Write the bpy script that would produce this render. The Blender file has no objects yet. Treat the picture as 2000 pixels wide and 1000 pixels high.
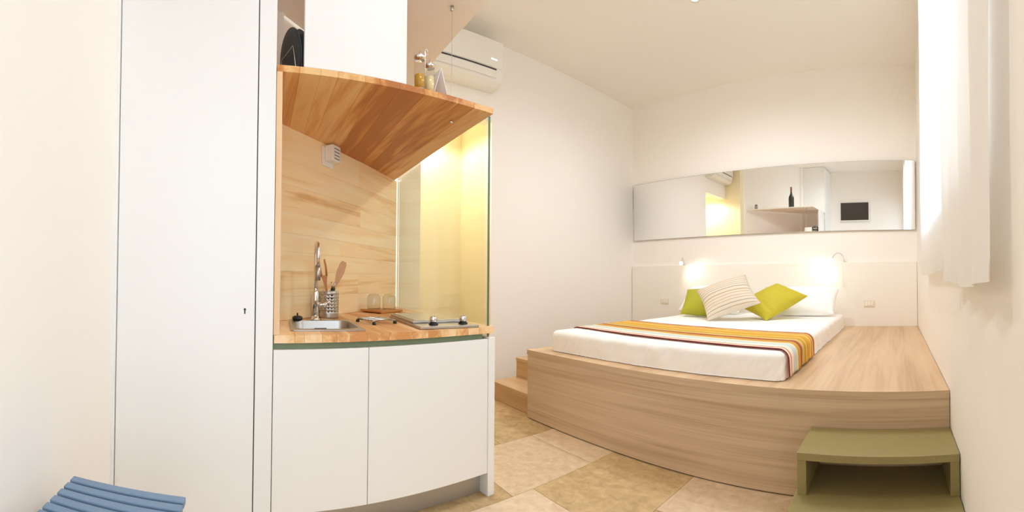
import bpy, bmesh, math, random
from mathutils import Vector, Matrix
random.seed(7)
D = bpy.data
SC = bpy.context.scene
COL = SC.collection
PI = math.pi

# ------------------------------------------------------------------ camera (cylindrical panorama, 2000x1000)
F_PX, YAW, PITCH, ROLL, CY = 790.03, -0.9471, -0.016, 0.006, 536.0403
CAM_Z = 0.99636
cam = D.cameras.new('camera'); cam_ob = D.objects.new('camera', cam); COL.objects.link(cam_ob)
cam.type = 'PANO'
cam.panorama_type = 'CENTRAL_CYLINDRICAL'
cam.central_cylindrical_range_u_min = -1000 / F_PX
cam.central_cylindrical_range_u_max = 1000 / F_PX
cam.central_cylindrical_range_v_min = -(1000 - CY) / F_PX
cam.central_cylindrical_range_v_max = CY / F_PX
cam.central_cylindrical_radius = 1.0
cam.clip_start = 0.02
Rz = Matrix.Rotation(YAW, 3, 'Z')
Rx = Matrix.Rotation(PITCH, 3, 'X')
Ry = Matrix(((math.cos(ROLL), 0, math.sin(ROLL)), (0, 1, 0), (-math.sin(ROLL), 0, math.cos(ROLL))))
M = (Ry @ Rx @ Rz).transposed()
right, fwd, up = M @ Vector((1, 0, 0)), M @ Vector((0, 1, 0)), M @ Vector((0, 0, 1))
cam_ob.matrix_world = Matrix(((right.x, up.x, -fwd.x, 0), (right.y, up.y, -fwd.y, 0), (right.z, up.z, -fwd.z, CAM_Z), (0, 0, 0, 1)))
SC.camera = cam_ob

# ------------------------------------------------------------------ world, exposure
SKY = 2.9
w = D.worlds.new('world'); SC.world = w; w.use_nodes = True
bgn = w.node_tree.nodes['Background']
bgn.inputs[0].default_value = (0.88, 0.98, 1.11, 1); bgn.inputs[1].default_value = SKY
SC.view_settings.view_transform = 'Standard'
SC.view_settings.look = 'None'
SC.view_settings.gamma = 1.0
SC.view_settings.use_curve_mapping = False
SC.view_settings.exposure = 0.24
SC.cycles.max_bounces = 12
SC.cycles.diffuse_bounces = 10
SC.cycles.glossy_bounces = 4
SC.cycles.transmission_bounces = 4
SC.cycles.transparent_max_bounces = 10
SC.cycles.caustics_reflective = False
SC.cycles.caustics_refractive = False
SC.cycles.use_denoising = True
SC.cycles.sample_clamp_indirect = 6.0
LAMP_W = 5.3          # power of one ceiling downlight
READ_W = 0.42           # power of one reading lamp
CORR_W = 24.0          # lamp in the lit lobby behind the glass
WARM = (0.95, 1.0, 1.08)

# ------------------------------------------------------------------ room measures
YB, XL, XR, YR, ZC_ = 4.45, -3.368, 0.2434, -0.56, 3.38
PLZ, PLY, PLX = 0.497, 1.82, -2.335           # platform top, front, left side
AN = 0.0665; CA, SA = math.cos(AN), math.sin(AN)
KF = -1.518                                   # kitchen front (local u)
ZW = 0.782                                    # worktop top
ZS = 1.808                                    # wood shelf top
ZCAN = 2.35                                   # canopy underside
WA, WB = (-1.99, 0.19), (-2.96, 1.262)         # diagonal back wall of the kitchen, local (u, s)
def kw(u, s, z=0.0): return (CA * u - SA * s, SA * u + CA * s, z)
def wu(s): return WA[0] + (WB[0] - WA[0]) * (s - WA[1]) / (WB[1] - WA[1])

# ------------------------------------------------------------------ materials
MATS = {}
def new_mat(name):
    m = D.materials.new(name); m.use_nodes = True; MATS[name] = m
    nt = m.node_tree; b = nt.nodes['Principled BSDF']
    return m, nt, b
def N(nt, t, **kw_):
    n = nt.nodes.new(t)
    for k, v in kw_.items(): setattr(n, k, v)
    return n
def srgb(r, g, b):
    f = lambda c: c / 12.92 if c <= 0.04045 else ((c + 0.055) / 1.055) ** 2.4
    return (f(r / 255), f(g / 255), f(b / 255), 1)
def plain(name, col, rough=0.5, metal=0.0, bump=0.0, bscale=60, coat=0.0, var=0.0, spec=0.5):
    m, nt, b = new_mat(name)
    b.inputs['Base Color'].default_value = col
    b.inputs['Roughness'].default_value = rough
    b.inputs['Metallic'].default_value = metal
    b.inputs['Coat Weight'].default_value = coat
    b.inputs['Specular IOR Level'].default_value = spec
    tc = N(nt, 'ShaderNodeTexCoord')
    nz = N(nt, 'ShaderNodeTexNoise'); nz.inputs['Scale'].default_value = bscale; nz.inputs['Detail'].default_value = 3
    nt.links.new(tc.outputs['Object'], nz.inputs['Vector'])
    if bump:
        bp = N(nt, 'ShaderNodeBump'); bp.inputs['Strength'].default_value = bump; bp.inputs['Distance'].default_value = 0.004
        nt.links.new(nz.outputs['Fac'], bp.inputs['Height']); nt.links.new(bp.outputs['Normal'], b.inputs['Normal'])
    if var:
        mx = N(nt, 'ShaderNodeMixRGB'); mx.inputs['Color1'].default_value = tuple(c * (1 - var) for c in col[:3]) + (1,)
        mx.inputs['Color2'].default_value = tuple(min(1, c * (1 + var)) for c in col[:3]) + (1,)
        nt.links.new(nz.outputs['Fac'], mx.inputs['Fac']); nt.links.new(mx.outputs['Color'], b.inputs['Base Color'])
    return m
def wood(name, cols, stretch=(1.2, 14, 14), rnd=0.0, rough=0.45, scale=1.0, fine=0.25, contrast=1.0):
    """grain runs along the axis with the smallest stretch; rnd = tone change from piece to piece"""
    m, nt, b = new_mat(name)
    tc = N(nt, 'ShaderNodeTexCoord'); oi = N(nt, 'ShaderNodeObjectInfo')
    off = N(nt, 'ShaderNodeVectorMath', operation='SCALE'); off.inputs[0].default_value = (17.3, 31.7, 23.1)
    nt.links.new(oi.outputs['Random'], off.inputs['Scale'])
    add = N(nt, 'ShaderNodeVectorMath', operation='ADD')
    nt.links.new(tc.outputs['Object'], add.inputs[0]); nt.links.new(off.outputs[0], add.inputs[1])
    mp = N(nt, 'ShaderNodeMapping'); mp.inputs['Scale'].default_value = tuple(s * scale for s in stretch)
    nt.links.new(add.outputs[0], mp.inputs['Vector'])
    n1 = N(nt, 'ShaderNodeTexNoise'); n1.inputs['Scale'].default_value = 1.0; n1.inputs['Detail'].default_value = 3; n1.inputs['Distortion'].default_value = 0.6
    nt.links.new(mp.outputs[0], n1.inputs['Vector'])
    mp2 = N(nt, 'ShaderNodeMapping'); mp2.inputs['Scale'].default_value = tuple(s * scale * (6 if s > 5 else 2) for s in stretch)
    nt.links.new(add.outputs[0], mp2.inputs['Vector'])
    n2 = N(nt, 'ShaderNodeTexNoise'); n2.inputs['Scale'].default_value = 1.0; n2.inputs['Detail'].default_value = 2
    nt.links.new(mp2.outputs[0], n2.inputs['Vector'])
    ma = N(nt, 'ShaderNodeMath', operation='MULTIPLY_ADD'); ma.inputs[1].default_value = fine
    sub = N(nt, 'ShaderNodeMath', operation='SUBTRACT'); sub.inputs[1].default_value = 0.5
    nt.links.new(n2.outputs['Fac'], sub.inputs[0]); nt.links.new(sub.outputs[0], ma.inputs[0]); nt.links.new(n1.outputs['Fac'], ma.inputs[2])
    m3 = N(nt, 'ShaderNodeMath', operation='MULTIPLY_ADD'); m3.inputs[1].default_value = rnd
    s3 = N(nt, 'ShaderNodeMath', operation='SUBTRACT'); s3.inputs[1].default_value = 0.5
    nt.links.new(oi.outputs['Random'], s3.inputs[0]); nt.links.new(s3.outputs[0], m3.inputs[0]); nt.links.new(ma.outputs[0], m3.inputs[2])
    cr = N(nt, 'ShaderNodeValToRGB'); el = cr.color_ramp.elements
    lo, hi = 0.5 - 0.22 / contrast, 0.5 + 0.22 / contrast
    el[0].position = lo; el[0].color = cols[0]; el[1].position = hi; el[1].color = cols[-1]
    for i, c in enumerate(cols[1:-1]):
        e = el.new(lo + (hi - lo) * (i + 1) / (len(cols) - 1)); e.color = c
    nt.links.new(m3.outputs[0], cr.inputs['Fac']); nt.links.new(cr.outputs['Color'], b.inputs['Base Color'])
    b.inputs['Roughness'].default_value = rough
    bp = N(nt, 'ShaderNodeBump'); bp.inputs['Strength'].default_value = 0.08; bp.inputs['Distance'].default_value = 0.002
    nt.links.new(n2.outputs['Fac'], bp.inputs['Height']); nt.links.new(bp.outputs['Normal'], b.inputs['Normal'])
    return m
def emit(name, col, s):
    m, nt, b = new_mat(name)
    b.inputs['Base Color'].default_value = col
    b.inputs['Emission Color'].default_value = col; b.inputs['Emission Strength'].default_value = s
    return m
def clear_glass(name, tint=(1, 1, 1, 1), refl=0.08, rough=0.0):
    m, nt, b = new_mat(name); nt.nodes.remove(b)
    tr = N(nt, 'ShaderNodeBsdfTransparent'); tr.inputs[0].default_value = tint
    gl = N(nt, 'ShaderNodeBsdfGlossy'); gl.inputs['Roughness'].default_value = rough
    lf = N(nt, 'ShaderNodeLayerWeight'); lf.inputs['Blend'].default_value = 0.5
    pw = N(nt, 'ShaderNodeMath', operation='POWER'); pw.inputs[1].default_value = 4.0
    nt.links.new(lf.outputs['Facing'], pw.inputs[0])
    lw = N(nt, 'ShaderNodeMath', operation='MULTIPLY_ADD'); lw.inputs[1].default_value = 0.7; lw.inputs[2].default_value = refl * 0.5
    nt.links.new(pw.outputs[0], lw.inputs[0])
    mx = N(nt, 'ShaderNodeMixShader'); out = nt.nodes['Material Output']
    nt.links.new(lw.outputs[0], mx.inputs[0]); nt.links.new(tr.outputs[0], mx.inputs[1]); nt.links.new(gl.outputs[0], mx.inputs[2])
    nt.links.new(mx.outputs[0], out.inputs['Surface'])
    return m
def cloth_tl(name, col, tl=0.5):
    m, nt, b = new_mat(name); nt.nodes.remove(b)
    d = N(nt, 'ShaderNodeBsdfDiffuse'); d.inputs[0].default_value = col
    t = N(nt, 'ShaderNodeBsdfTranslucent'); t.inputs[0].default_value = col
    mx = N(nt, 'ShaderNodeMixShader'); mx.inputs[0].default_value = tl
    nt.links.new(d.outputs[0], mx.inputs[1]); nt.links.new(t.outputs[0], mx.inputs[2])
    tc = N(nt, 'ShaderNodeTexCoord'); nz = N(nt, 'ShaderNodeTexNoise'); nz.inputs['Scale'].default_value = 300
    bp = N(nt, 'ShaderNodeBump'); bp.inputs['Strength'].default_value = 0.1; bp.inputs['Distance'].default_value = 0.001
    nt.links.new(tc.outputs['Object'], nz.inputs['Vector']); nt.links.new(nz.outputs['Fac'], bp.inputs['Height'])
    nt.links.new(bp.outputs[0], d.inputs['Normal'])
    nt.links.new(mx.outputs[0], nt.nodes['Material Output'].inputs['Surface'])
    return m
def stripes(name, cols, axis=1, rough=0.85, bumpscale=350):
    """cols: list of (position 0..1, colour) constant bands over Generated axis"""
    m, nt, b = new_mat(name)
    tc = N(nt, 'ShaderNodeTexCoord'); sp = N(nt, 'ShaderNodeSeparateXYZ')
    nt.links.new(tc.outputs['UV'], sp.inputs[0])
    cr = N(nt, 'ShaderNodeValToRGB'); cr.color_ramp.interpolation = 'CONSTANT'
    el = cr.color_ramp.elements
    el[0].position = 0; el[0].color = cols[0][1]
    el[1].position = cols[1][0]; el[1].color = cols[1][1]
    for p_, c in cols[2:]:
        e = el.new(p_); e.color = c
    nt.links.new(sp.outputs[axis], cr.inputs['Fac']); nt.links.new(cr.outputs['Color'], b.inputs['Base Color'])
    b.inputs['Roughness'].default_value = rough; b.inputs['Specular IOR Level'].default_value = 0.2
    nz = N(nt, 'ShaderNodeTexNoise'); nz.inputs['Scale'].default_value = bumpscale
    nt.links.new(tc.outputs['Object'], nz.inputs['Vector'])
    bp = N(nt, 'ShaderNodeBump'); bp.inputs['Strength'].default_value = 0.15; bp.inputs['Distance'].default_value = 0.002
    nt.links.new(nz.outputs['Fac'], bp.inputs['Height']); nt.links.new(bp.outputs[0], b.inputs['Normal'])
    return m

plain('plaster', srgb(245, 241, 235), 0.9, bump=0.05, bscale=90, spec=0.2)
plain('ceiling_paint', srgb(245, 241, 234), 0.95, bump=0.03, bscale=90, spec=0.2)
plain('lobby_paint', srgb(243, 233, 200), 0.35, bump=0.02, bscale=60)
plain('white_lacquer', srgb(240, 240, 238), 0.35, spec=0.4)
plain('white_panel', srgb(243, 239, 231), 0.5, spec=0.3)
plain('white_plastic', srgb(238, 236, 230), 0.35)
plain('sage_green', srgb(118, 134, 104), 0.5)
plain('olive_paint', srgb(150, 136, 88), 0.45, bump=0.03, bscale=40, var=0.03)
plain('blue_paint', srgb(114, 140, 168), 0.42, bump=0.03, bscale=50)
plain('steel', (0.62, 0.61, 0.58, 1), 0.22, 1.0, bump=0.02, bscale=200)
plain('chrome', (0.80, 0.80, 0.80, 1), 0.07, 1.0)
plain('brushed', (0.52, 0.50, 0.47, 1), 0.33, 1.0, bump=0.05, bscale=300)
plain('plinth_metal', srgb(186, 182, 174), 0.35, 0.7)
plain('black_rubber', (0.012, 0.012, 0.013, 1), 0.5)
plain('dark_slot', (0.03, 0.026, 0.022, 1), 0.6)
plain('slate_plate', srgb(44, 56, 66), 0.3)
plain('mirror_glass', (0.94, 0.94, 0.93, 1), 0.0, 1.0)
plain('mirror_edge', srgb(196, 188, 172), 0.3)
plain('glass_edge', srgb(96, 116, 78), 0.15)
plain('sheet', srgb(251, 250, 248), 0.85, bump=0.06, bscale=220, spec=0.2)
plain('pillow_white', srgb(251, 250, 248), 0.9, bump=0.08, bscale=120, spec=0.2)
plain('green_velvet', srgb(176, 176, 46), 0.75, bump=0.15, bscale=260, var=0.08)
plain('yellow_velvet', srgb(198, 184, 44), 0.7, bump=0.15, bscale=260, var=0.08)
plain('tray_wood', srgb(196, 136, 72), 0.5, var=0.12, bscale=30)
plain('spoon_wood', srgb(196, 132, 78), 0.55, var=0.12, bscale=30)
plain('spoon_pale', srgb(208, 160, 118), 0.55, var=0.1, bscale=30)
plain('screen_black', srgb(52, 42, 33), 0.25)
plain('bottle_dark', srgb(44, 46, 40), 0.12)
plain('bottle_foil', srgb(150, 92, 62), 0.35)
plain('oil', srgb(206, 152, 44), 0.15)
plain('vinegar', srgb(236, 214, 160), 0.15)
plain('card_white', srgb(246, 246, 244), 0.6)
plain('jar_grey', srgb(150, 148, 140), 0.3)
plain('grout', srgb(186, 160, 124), 0.9)
plain('outlet_frame', srgb(234, 224, 206), 0.4)
plain('outlet_key', srgb(244, 238, 226), 0.35)
emit('bulb_glow', (1.0, 0.86, 0.68, 1), 14)
emit('led_glow', (1, 0.95, 0.85, 1), 3)
clear_glass('pane', (0.97, 0.985, 0.96, 1))
clear_glass('tumbler', (0.95, 0.95, 0.94, 1))
clear_glass('window_pane', (0.97, 0.98, 0.98, 1))
cloth_tl('sheer', (0.94, 0.94, 0.93, 1), 0.62)
cloth_tl('curtain_cloth', (0.92, 0.90, 0.87, 1), 0.22)
KW = [srgb(208, 146, 88), srgb(228, 178, 122), srgb(240, 202, 152), srgb(246, 214, 172)]
wood('wood_top', KW, (1.6, 16, 16), rnd=0.42, contrast=1.0)
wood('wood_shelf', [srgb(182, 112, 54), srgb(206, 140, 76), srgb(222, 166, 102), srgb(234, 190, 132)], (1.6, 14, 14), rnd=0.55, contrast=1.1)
wood('wood_back', [srgb(228, 178, 116), srgb(250, 218, 164), srgb(253, 228, 182), srgb(254, 234, 196)], (1.4, 1.4, 15), rnd=0.22, contrast=0.8)
wood('wood_side', [srgb(216, 174, 128), srgb(232, 196, 154), srgb(240, 208, 170)], (12, 12, 1.2), rnd=0.1)
OAK = [srgb(182, 154, 122), srgb(204, 178, 146), srgb(216, 193, 163)]
wood('oak_front', OAK, (0.7, 9, 24), rnd=0.0, contrast=0.75, fine=0.6, rough=0.5)
wood('oak_top', [srgb(188, 152, 114), srgb(210, 178, 140), srgb(220, 190, 154)], (9, 0.7, 9), rnd=0.0, contrast=0.9, fine=0.35, rough=0.42)
wood('oak_step', [srgb(172, 138, 100), srgb(198, 164, 124), srgb(210, 178, 140)], (0.8, 9, 14), rnd=0.0, contrast=0.9, fine=0.35, rough=0.5)

def stone(name, base):
    m, nt, b = new_mat(name)
    tc = N(nt, 'ShaderNodeTexCoord'); oi = N(nt, 'ShaderNodeObjectInfo')
    off = N(nt, 'ShaderNodeVectorMath', operation='SCALE'); off.inputs[0].default_value = (37.3, 11.7, 5.1)
    nt.links.new(oi.outputs['Random'], off.inputs['Scale'])
    add = N(nt, 'ShaderNodeVectorMath', operation='ADD'); nt.links.new(tc.outputs['Object'], add.inputs[0]); nt.links.new(off.outputs[0], add.inputs[1])
    n1 = N(nt, 'ShaderNodeTexNoise'); n1.inputs['Scale'].default_value = 20; n1.inputs['Detail'].default_value = 8; n1.inputs['Roughness'].default_value = 0.65; n1.inputs['Distortion'].default_value = 0.4
    nt.links.new(add.outputs[0], n1.inputs['Vector'])
    mt = N(nt, 'ShaderNodeMath', operation='MULTIPLY_ADD'); mt.inputs[1].default_value = 0.22
    s3 = N(nt, 'ShaderNodeMath', operation='SUBTRACT'); s3.inputs[1].default_value = 0.5
    nt.links.new(oi.outputs['Random'], s3.inputs[0]); nt.links.new(s3.outputs[0], mt.inputs[0]); nt.links.new(n1.outputs['Fac'], mt.inputs[2])
    cr = N(nt, 'ShaderNodeValToRGB'); el = cr.color_ramp.elements
    el[0].position = 0.25; el[0].color = base[0]; el[1].position = 0.75; el[1].color = base[1]
    nt.links.new(mt.outputs[0], cr.inputs['Fac']); nt.links.new(cr.outputs['Color'], b.inputs['Base Color'])
    b.inputs['Roughness'].default_value = 0.5
    bp = N(nt, 'ShaderNodeBump'); bp.inputs['Strength'].default_value = 0.1; bp.inputs['Distance'].default_value = 0.002
    nt.links.new(n1.outputs['Fac'], bp.inputs['Height']); nt.links.new(bp.outputs[0], b.inputs['Normal'])
    return m
stone('stone_tan', [srgb(166, 136, 92), srgb(216, 188, 142)])
stone('stone_pale', [srgb(200, 172, 136), srgb(234, 212, 182)])
stone('stone_brown', [srgb(160, 132, 92), srgb(196, 168, 126)])

# ------------------------------------------------------------------ mesh helpers
def mesh_obj(name, bm, mat, parent=None, loc=(0, 0, 0), rot=(0, 0, 0), smooth=False, bevel=0.0, sub=0, solid=0.0, seg=2):
    me = D.meshes.new(name)
    bmesh.ops.recalc_face_normals(bm, faces=bm.faces)
    bm.to_mesh(me); bm.free()
    mats = mat if isinstance(mat, (list, tuple)) else [mat]
    for x in mats: me.materials.append(MATS[x])
    o = D.objects.new(name, me); COL.objects.link(o)
    o.location = loc; o.rotation_euler = rot
    if parent: o.parent = parent
    if smooth:
        for p_ in me.polygons: p_.use_smooth = True
    if solid:
        md = o.modifiers.new('thick', 'SOLIDIFY'); md.thickness = solid; md.offset = 0
    if bevel:
        md = o.modifiers.new('bevel', 'BEVEL'); md.width = bevel; md.segments = seg; md.limit_method = 'ANGLE'; md.angle_limit = 0.7
    if sub:
        md = o.modifiers.new('sub', 'SUBSURF'); md.levels = sub; md.render_levels = sub
    return o
def bx(x0, x1, y0, y1, z0, z1, bm=None):
    bm = bm or bmesh.new()
    vs = [bm.verts.new((x, y, z)) for z in (z0, z1) for y in (y0, y1) for x in (x0, x1)]
    for f in ((0, 1, 3, 2), (4, 6, 7, 5), (0, 4, 5, 1), (2, 3, 7, 6), (0, 2, 6, 4), (1, 5, 7, 3)):
        bm.faces.new([vs[i] for i in f])
    return bm
def prism(pts, z0, z1, bm=None):
    bm = bm or bmesh.new()
    a = [bm.verts.new((x, y, z0)) for x, y in pts]; b = [bm.verts.new((x, y, z1)) for x, y in pts]
    n = len(pts)
    bm.faces.new(a[::-1]); bm.faces.new(b)
    for i in range(n): bm.faces.new((a[i], a[(i + 1) % n], b[(i + 1) % n], b[i]))
    return bm
def lathe(prof, n=24, bm=None, c=(0, 0, 0), cap=True):
    bm = bm or bmesh.new(); rings = []
    for r, z in prof:
        rings.append([bm.verts.new((c[0] + r * math.cos(2 * PI * i / n), c[1] + r * math.sin(2 * PI * i / n), c[2] + z)) for i in range(n)])
    for a, b in zip(rings, rings[1:]):
        for i in range(n): bm.faces.new((a[i], a[(i + 1) % n], b[(i + 1) % n], b[i]))
    if cap:
        if prof[0][0] > 1e-6: bm.faces.new(rings[0][::-1])
        if prof[-1][0] > 1e-6: bm.faces.new(rings[-1])
    return bm
def tube(path, r, n=8, bm=None):
    bm = bm or bmesh.new(); pts = [Vector(p_) for p_ in path]; rings = []
    rr = r if isinstance(r, (list, tuple)) else [r] * len(pts)
    prev = None
    for i, p_ in enumerate(pts):
        t = (pts[min(i + 1, len(pts) - 1)] - pts[max(i - 1, 0)]).normalized()
        if prev is None:
            a = Vector((0, 0, 1)) if abs(t.z) < 0.9 else Vector((1, 0, 0))
            nx = t.cross(a).normalized()
        else:
            nx = (prev - t * prev.dot(t)).normalized()
        ny = t.cross(nx); prev = nx
        rings.append([bm.verts.new(p_ + (nx * math.cos(2 * PI * k / n) + ny * math.sin(2 * PI * k / n)) * rr[i]) for k in range(n)])
    for a, b in zip(rings, rings[1:]):
        for k in range(n): bm.faces.new((a[k], a[(k + 1) % n], b[(k + 1) % n], b[k]))
    bm.faces.new(rings[0][::-1]); bm.faces.new(rings[-1])
    return bm
def tag(o, label, cat, group=None):
    o['label'] = label; o['category'] = cat
    if group: o['group'] = group
    return o
def thing(name, label, cat, loc=(0, 0, 0), rotz=0.0, group=None):
    o = D.objects.new(name, None); COL.objects.link(o); o.empty_display_size = 0.1
    o.location = loc; o.rotation_euler = (0, 0, rotz)
    return tag(o, label, cat, group)
def struct(o): o['kind'] = 'structure'; return o
def kthing(name, label, cat, u, s, z, extra=0.0, group=None):
    return thing(name, label, cat, kw(u, s, z), AN + extra, group)

# ------------------------------------------------------------------ setting
T = 0.12
# floor: grout bed and stone tiles
floor = struct(mesh_obj('floor', bx(-4.2, 0.6, YR - 0.3, YB + 0.12, -0.14, -0.006), 'grout'))
colx = [-3.115, -2.585, -2.055, -1.525, -0.995, -0.465, 0.065, 0.6]
starts = [0.55, 0.10, 0.62, 1.17, 1.28, 0.86, 0.75, 1.1]
tile_h = {}
for ci in range(len(colx) - 1):
    x0, x1 = colx[ci], colx[ci + 1]
    ln = [0.62, 0.78, 0.53, 0.7, 0.62][ci % 5]
    y = starts[ci + 1 if ci + 1 < len(starts) else 0]
    if ci == 2: y = 1.11
    if ci == 3: y = 1.23
    while y > YR - 0.1: y -= ln
    while y < 2.0:
        y1 = min(y + ln, 2.03)
        xa, xb = x0 + 0.0012, min(x1, XR) - 0.0012
        if y1 > YR and y < 1.98 and xb - xa > 0.05:
            ya, yb = max(y, YR) + 0.0012, y1 - 0.0012
            m_ = random.choice(['stone_tan', 'stone_tan', 'stone_pale', 'stone_brown'])
            if ci == 3 and y < 1.15: m_ = 'stone_pale'
            if ci == 3 and y > 1.15: m_ = 'stone_tan'
            if ci == 2 and y > 1.05: m_ = 'stone_pale'
            if ci == 1: m_ = 'stone_tan'
            mesh_obj('stone_tile', bx(xa, xb, ya, yb, -0.02, random.uniform(-0.0006, 0)), m_, floor)
        y += ln
# walls
struct(mesh_obj('wall_back', bx(XL - T, XR + 0.4, YB, YB + T, -0.1, ZC_), 'plaster'))
OY0, OY1, OZ = 1.29, 2.165, 2.58
bm = bx(XL - T, XL, OY1, YB, -0.1, ZC_)
bx(XL - T, XL, OY0 - 0.3, OY1, OZ, ZC_, bm)
struct(mesh_obj('wall_left', bm, 'plaster'))
WY0, WY1, WZ0, WZ1 = 1.05, 2.88, 1.30, 2.95        # window in the right wall
DY0, DY1, DZ1 = -0.42, 0.52, 2.45                 # glazed balcony door beside the viewer
bm = bx(XR, XR + 0.3, WY1, YB, -0.1, ZC_)
bx(XR, XR + 0.3, WY0, WY1, -0.1, WZ0, bm); bx(XR, XR + 0.3, WY0, WY1, WZ1, ZC_, bm)
bx(XR, XR + 0.3, DY1, WY0, -0.1, ZC_, bm); bx(XR, XR + 0.3, DY0, DY1, DZ1, ZC_, bm)
bx(XR, XR + 0.3, YR - T, DY0, -0.1, ZC_, bm)
struct(mesh_obj('wall_right', bm, 'plaster'))
struct(mesh_obj('wall_rear', bx(-3.3, XR + 0.3, YR - T, YR, -0.1, ZC_), 'plaster'))
struct(mesh_obj('ceiling', bx(-4.2, XR + 0.3, YR - T, YB + T, ZC_, ZC_ + 0.12), 'ceiling_paint'))
# diagonal plaster wall behind the kitchen, and the block the tall cupboard stands in front of
a, b_ = kw(*WA), kw(*WB)
nx, ny = (b_[1] - a[1]), -(b_[0] - a[0]); l = math.hypot(nx, ny); nx, ny = nx / l, ny / l
off = 0.03
pa = (a[0] - nx * off, a[1] - ny * off); pb = (b_[0] - nx * off, b_[1] - ny * off)
struct(mesh_obj('wall_kitchen', prism([pa[:2], pb[:2], (pb[0] - nx * 0.1, pb[1] - ny * 0.1), (pa[0] - nx * 0.1, pa[1] - ny * 0.1)], -0.1, ZC_), 'plaster'))
struct(mesh_obj('wall_cupboard', prism([kw(-2.012, -0.75)[:2], kw(-2.012, 0.155)[:2], kw(-2.03, 0.24)[:2], kw(-2.15, 0.24)[:2], kw(-2.15, -0.75)[:2]], -0.1, ZC_), 'plaster'))
# lit lobby behind the doorway in the left wall
bm = bx(-4.12, -4.0, 1.0, OY1 + T, -0.1, ZC_)
bx(-4.0, XL - T, OY1, OY1 + T, -0.1, ZC_, bm)
bx(-4.0, XL - 0.005, 1.05, OY0 - 0.02, -0.1, ZC_, bm)
struct(mesh_obj('wall_lobby', bm, 'lobby_paint'))
struct(mesh_obj('trim_1', bx(-4.0, XL - T, OY0 - 0.02, OY1, 2.65, 2.70), 'plaster'))
struct(mesh_obj('wall_niche', bx(XL - 0.004, pb[0] + 0.02, OY0 - 0.22, OY0 - 0.02, -0.1, ZC_), 'lobby_paint'))
# jamb strip beside the tall cupboard
jam = mesh_obj('trim_2', bx(KF - 0.06, KF + 0.012, -0.478, -0.447, 0, ZC_), 'white_lacquer', rot=(0, 0, AN), bevel=0.003)
struct(jam)
# window and glazed door
win = struct(mesh_obj('window_1', bx(XR + 0.22, XR + 0.27, WY0, WY0 + 0.05, WZ0, WZ1), 'white_lacquer'))
mesh_obj('frame_stile', bx(XR + 0.22, XR + 0.27, WY1 - 0.05, WY1, WZ0, WZ1), 'white_lacquer', win)
mesh_obj('frame_stile', bx(XR + 0.22, XR + 0.27, 1.94, 2.0, WZ0 + 0.05, WZ1 - 0.05), 'white_lacquer', win)
for z0, z1 in ((WZ0, WZ0 + 0.05), (WZ1 - 0.05, WZ1)):
    mesh_obj('frame_rail', bx(XR + 0.22, XR + 0.27, WY0 + 0.05, WY1 - 0.05, z0, z1), 'white_lacquer', win)
for y0, y1 in ((WY0 + 0.05, 1.94), (2.0, WY1 - 0.05)):
    mesh_obj('pane', bx(XR + 0.243, XR + 0.247, y0, y1, WZ0 + 0.05, WZ1 - 0.05), 'window_pane', win)
mesh_obj('window_sill', bx(XR + 0.0, XR + 0.22, WY0, WY1, WZ0 - 0.02, WZ0 + 0.004), 'white_panel', win)
dor = struct(mesh_obj('door_1', bx(XR + 0.20, XR + 0.26, DY0, DY0 + 0.07, 0, DZ1), 'white_lacquer'))
mesh_obj('door_stile', bx(XR + 0.20, XR + 0.26, DY1 - 0.07, DY1, 0, DZ1), 'white_lacquer', dor)
for z0, z1 in ((0, 0.12), (DZ1 - 0.08, DZ1)):
    mesh_obj('door_rail', bx(XR + 0.20, XR + 0.26, DY0 + 0.07, DY1 - 0.07, z0, z1), 'white_lacquer', dor)
mesh_obj('pane', bx(XR + 0.228, XR + 0.232, DY0 + 0.07, DY1 - 0.07, 0.12, DZ1 - 0.08), 'window_pane', dor)

# ------------------------------------------------------------------ lamps
def downlight(x, y, label, power, z=ZC_, spot=2.95, blend=0.85, size=0.05, col=WARM):
    t = thing('ceiling_downlight', label, 'downlight', (x, y, z), 0, 'recessed ceiling downlights')
    mesh_obj('ring', lathe([(0.03, -0.002), (0.044, -0.006), (0.046, 0.0), (0.03, 0.0)], 24, cap=False), 'white_plastic', t, smooth=True)
    mesh_obj('bulb', lathe([(0.0001, -0.004), (0.018, -0.004), (0.029, -0.001)], 20, cap=False), 'bulb_glow', t, smooth=True)
    ld = D.lights.new('downlight_lamp', 'SPOT'); ld.energy = power; ld.color = col
    ld.spot_size = spot; ld.spot_blend = blend; ld.shadow_soft_size = size
    lo = D.objects.new('downlight_lamp', ld); COL.objects.link(lo); lo.parent = t; lo.location = (0, 0, -0.06)
    return t
downlight(-1.60, 2.97, 'glowing recessed downlight in the ceiling above the bed', LAMP_W * 11.5)
downlight(-0.30, 2.60, 'recessed ceiling downlight above the bare right part of the platform', LAMP_W * 9)
downlight(-1.15, 0.95, 'recessed ceiling downlight above the floor in front of the kitchen', LAMP_W * 6.5)
ld = D.lights.new('lobby_lamp', 'SPOT'); ld.spot_size = 2.9; ld.spot_blend = 0.3; ld.energy = CORR_W; ld.color = (1, 0.96, 0.86); ld.shadow_soft_size = 0.06
lt = thing('lobby_light', 'small bright lobby lamp glowing behind the kitchen glass', 'lamp', (-3.72, 1.62, 2.6495))
mesh_obj('housing', lathe([(0.05, 0.0), (0.055, -0.012), (0.04, -0.018)], 20), 'white_plastic', lt, smooth=True)
lo = D.objects.new('lobby_lamp', ld); COL.objects.link(lo); lo.parent = lt; lo.location = (0, 0, -0.09)
mesh_obj('bulb', lathe([(0.0001, -0.05), (0.022, -0.042), (0.03, -0.02)], 16), 'bulb_glow', lt, smooth=True)
from mathutils import noise as mnoise
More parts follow.
